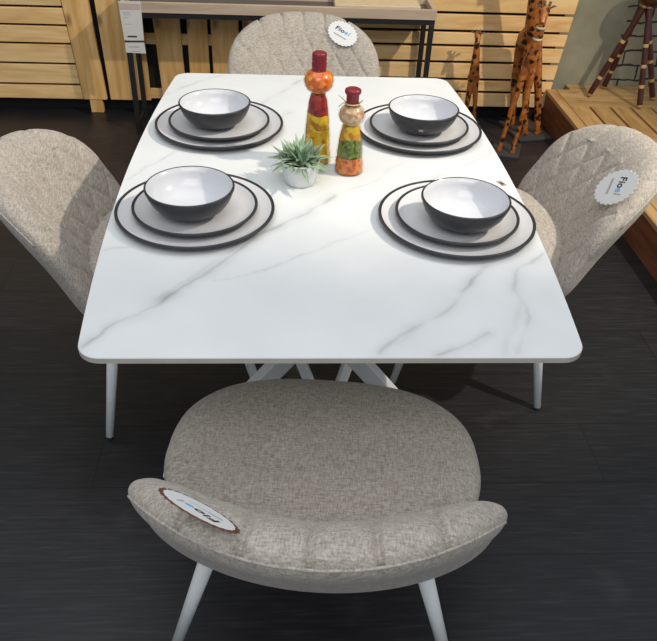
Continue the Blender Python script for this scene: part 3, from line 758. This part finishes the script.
# ------------------------------------------------------------ carved giraffes
def giraffe(label, base, H, lean=0.0, rz=0, legf=.56, th=1.0, neck_top=None, bands=False, foot_gap=1.0):
    t = thing('carved_giraffe', label, 'figurine', base, rz, 'carved wooden giraffes')
    bm = bmesh.new(); k = H/.66*th
    z0 = .014; zb = H*legf; sw = .030*H/.66*foot_gap; ln = .045*H/.66
    lx = lambda z: lean*z
    for sx_ in (-1, 1):       # front legs then hind legs; the figure faces -y
        tube(bm, [(sx_*sw, -ln, z0), (sx_*sw*.9+lx(zb*.5), -ln*.9, zb*.5), (sx_*sw*.45+lx(zb*.96), -ln*.55, zb*1.0)], [.0085*k, .0095*k, .015*k], 10)
        tube(bm, [(sx_*sw, ln, z0), (sx_*sw*.9+lx(zb*.5), ln*1.0, zb*.5), (sx_*sw*.45+lx(zb*.96), ln*.6, zb*.95)], [.0085*k, .0095*k, .014*k], 10)
        tube(bm, [(sx_*sw, -ln-.007, z0+.004), (sx_*sw, -ln+.004, z0+.006)], [.010*k, .010*k], 8)
    top = zb
    tube(bm, [(lx(top*.93), ln*.95, top*.93), (lx(top*.97), ln*.3, top*.98), (lx(top*1.03), -ln*.35, top*1.04), (lx(top*1.12), -ln*.75, top*1.13), (lx(H*.80), -ln*.95, H*.80), (lx(H*.93), -ln*1.05, H*.93), (lx(H*.965), -ln*1.1, H*.965)],
         [.012*k, .026*k, .029*k, .024*k, .0155*k, .012*k, .011*k], 12)
    tube(bm, [(lx(H*.95), -ln*.75, H*.975), (lx(H*.96), -ln*1.3, H*.965), (lx(H*.94), -ln*2.0, H*.93), (lx(H*.93), -ln*2.35, H*.905)], [.012*k, .0165*k, .0105*k, .008*k], 12)
    tube(bm, [(lx(top*.9), ln*.98, top*.95), (lx(top*.8), ln*1.35, top*.82), (lx(top*.7), ln*1.35, top*.66)], [.0055*k, .005*k, .006*k], 8)
    remeshed('body', bm, M['giraffe'], t, .0035 if H > .5 else .0028)
    for s in (-1, 1):
        bm = bmesh.new(); tube(bm, [(lx(H)+s*.006*k, -ln*.95, H*.975), (lx(H)+s*.010*k, -ln*.8, H*1.012)], [.0042*k, .0050*k], 8); from_bm('horn', bm, M['horn'], t, smooth=True)
        bm = bmesh.new(); tube(bm, [(lx(H*.97)+s*.010*k, -ln*.75, H*.968), (lx(H*.97)+s*.024*k, -ln*.6, H*.985), (lx(H*.97)+s*.034*k, -ln*.55, H*.985)], [.003*k, .008*k, .001], 8, .4); from_bm('ear', bm, M['horn'], t, smooth=True)
        bm = bmesh.new(); bmesh.ops.create_icosphere(bm, subdivisions=1, radius=.0030*k)
        o = from_bm('eye', bm, M['rubber'], t); o.location = (lx(H*.96)+s*.0135*k, -ln*1.45, H*.966)
    if bands:
        for z in (.79, .86):
            bm = bmesh.new(); z *= H
            tube(bm, [(lx(z), -ln*.95, z-.005), (lx(z), -ln*.97, z+.005)], [.0165*k, .0155*k], 16); from_bm('neck_ring', bm, M['cork'], t, smooth=True)
    bm = bmesh.new(); box(bm, -sw-.028*k, sw+.028*k, -ln-.03*k, ln+.03*k, 0, .0145); bevel(from_bm('plinth', bm, M['plinth'], t), .003)
    return t
g = on_z(505, 151, 0)
giraffe('carved giraffe with pale neck rings, nearest of the three, on a dark plinth', (g.x+.005, g.y, 0), .665, .075, R(-20), .60, 1.2, bands=True)
g2 = on_z(528, 127, 0)
giraffe('tallest carved spotted giraffe with its neck rising out of the picture', (g2.x-.035, g2.y-.06, 0), .95, -.17, R(12), .47, 1.3, foot_gap=.8)
g3 = on_y(469, 100, 1.93)
giraffe('smallest carved giraffe, standing by the far right corner of the table', (g3.x+.02, 1.93, 0), .47, -.06, R(-10), .52, 1.45)

# ------------------------------------------------------------ banded stool
hub = on_y(643, 6, 1.93); hub.z = max(hub.z, .5)
stl = thing('banded_leg_stool', 'small stool with round dark body and brown legs ringed in tan, on the platform', 'stool', (hub.x, hub.y, PH))
feet = [on_z(588, 97, PH), on_z(603, 89, PH), on_z(639, 109, PH), None]
feet[3] = Vector((hub.x+.17, hub.y-.02, PH))
for k, f in enumerate(feet):
    top = Vector((hub.x+(.006 if k < 2 else .022), hub.y+(-.01, .02, -.02, .01)[k], hub.z+.01)); a = f-stl.location; a.z += .004; b = top-stl.location
    n = 30; pts = [a.lerp(b, i/n) for i in range(n+1)]; rads = []; mi = []
    for i in range(n+1):
        q = (i/n*5.2) % 1; rg = q < .16
        rads.append((.0115 if rg else .0135)*(1 if i else .8)); mi.append(1 if rg else 0)
    bm = bmesh.new(); tube(bm, pts, rads, 14, mats=mi); from_bm('leg', bm, [M['brown'], M['tan']], stl, smooth=True)
bm = bmesh.new(); lathe(bm, [(0, -.045), (.035, -.042), (.062, -.025), (.075, 0), (.078, .02), (.072, .04), (.055, .052), (0, .055)], 40)
o = from_bm('seat', bm, M['brown'], stl, smooth=True); o.location = Vector((hub.x+.035, hub.y, hub.z+.045))-stl.location
bm = bmesh.new(); lathe(bm, [(.0755, -.002), (.0800, .004), (.0815, .012), (.0800, .018), (.077, .022)], 40)
o2 = from_bm('tan_band', bm, M['tan'], stl, smooth=True); o2.location = o.location

# ------------------------------------------------------------ light
w = bpy.data.worlds.new('world'); sc.world = w; w.use_nodes = True
w.node_tree.nodes['Background'].inputs[0].default_value = (.86, .93, 1.0, 1); w.node_tree.nodes['Background'].inputs[1].default_value = .48
def area(name, loc, target, sx_, sy_, power, c):
    l = bpy.data.lights.new(name, 'AREA'); l.shape = 'RECTANGLE'; l.size = sx_; l.size_y = sy_; l.energy = power; l.color = c
    o = bpy.data.objects.new(name, l); C.objects.link(o); o.location = loc
    o.rotation_euler = (Vector(target)-Vector(loc)).to_track_quat('-Z', 'Y').to_euler(); return o
area('ceiling_and_fill_light', (-.3, .3, 3.0), (-.3, .3, 0), 2.4, 2.2, 19, (.96, .98, 1.0))
area('ceiling_and_fill_light', (-.2, -2.3, 3.0), (-.1, -.9, .3), 2.0, 1.6, 32, (.98, .99, 1.0))  # unseen fill added on the viewer's side to brighten the front seat
def spot(name, loc, target, power, c, size=70, soft=.05):
    l = bpy.data.lights.new(name, 'SPOT'); l.energy = power; l.color = c; l.spot_size = R(size); l.spot_blend = .4; l.shadow_soft_size = soft
    o = bpy.data.objects.new(name, l); C.objects.link(o); o.location = loc
    o.rotation_euler = (Vector(target)-Vector(loc)).to_track_quat('-Z', 'Y').to_euler(); return o
spot('track_spotlight', (2.0, -.3, 2.8), (.1, 1.25, .4), 270, (1.0, .90, .74), 62, .04)
vs = sc.view_settings; vs.view_transform = 'Standard'; vs.look = 'None'; vs.gamma = 1; vs.use_curve_mapping = False; vs.exposure = 0.0
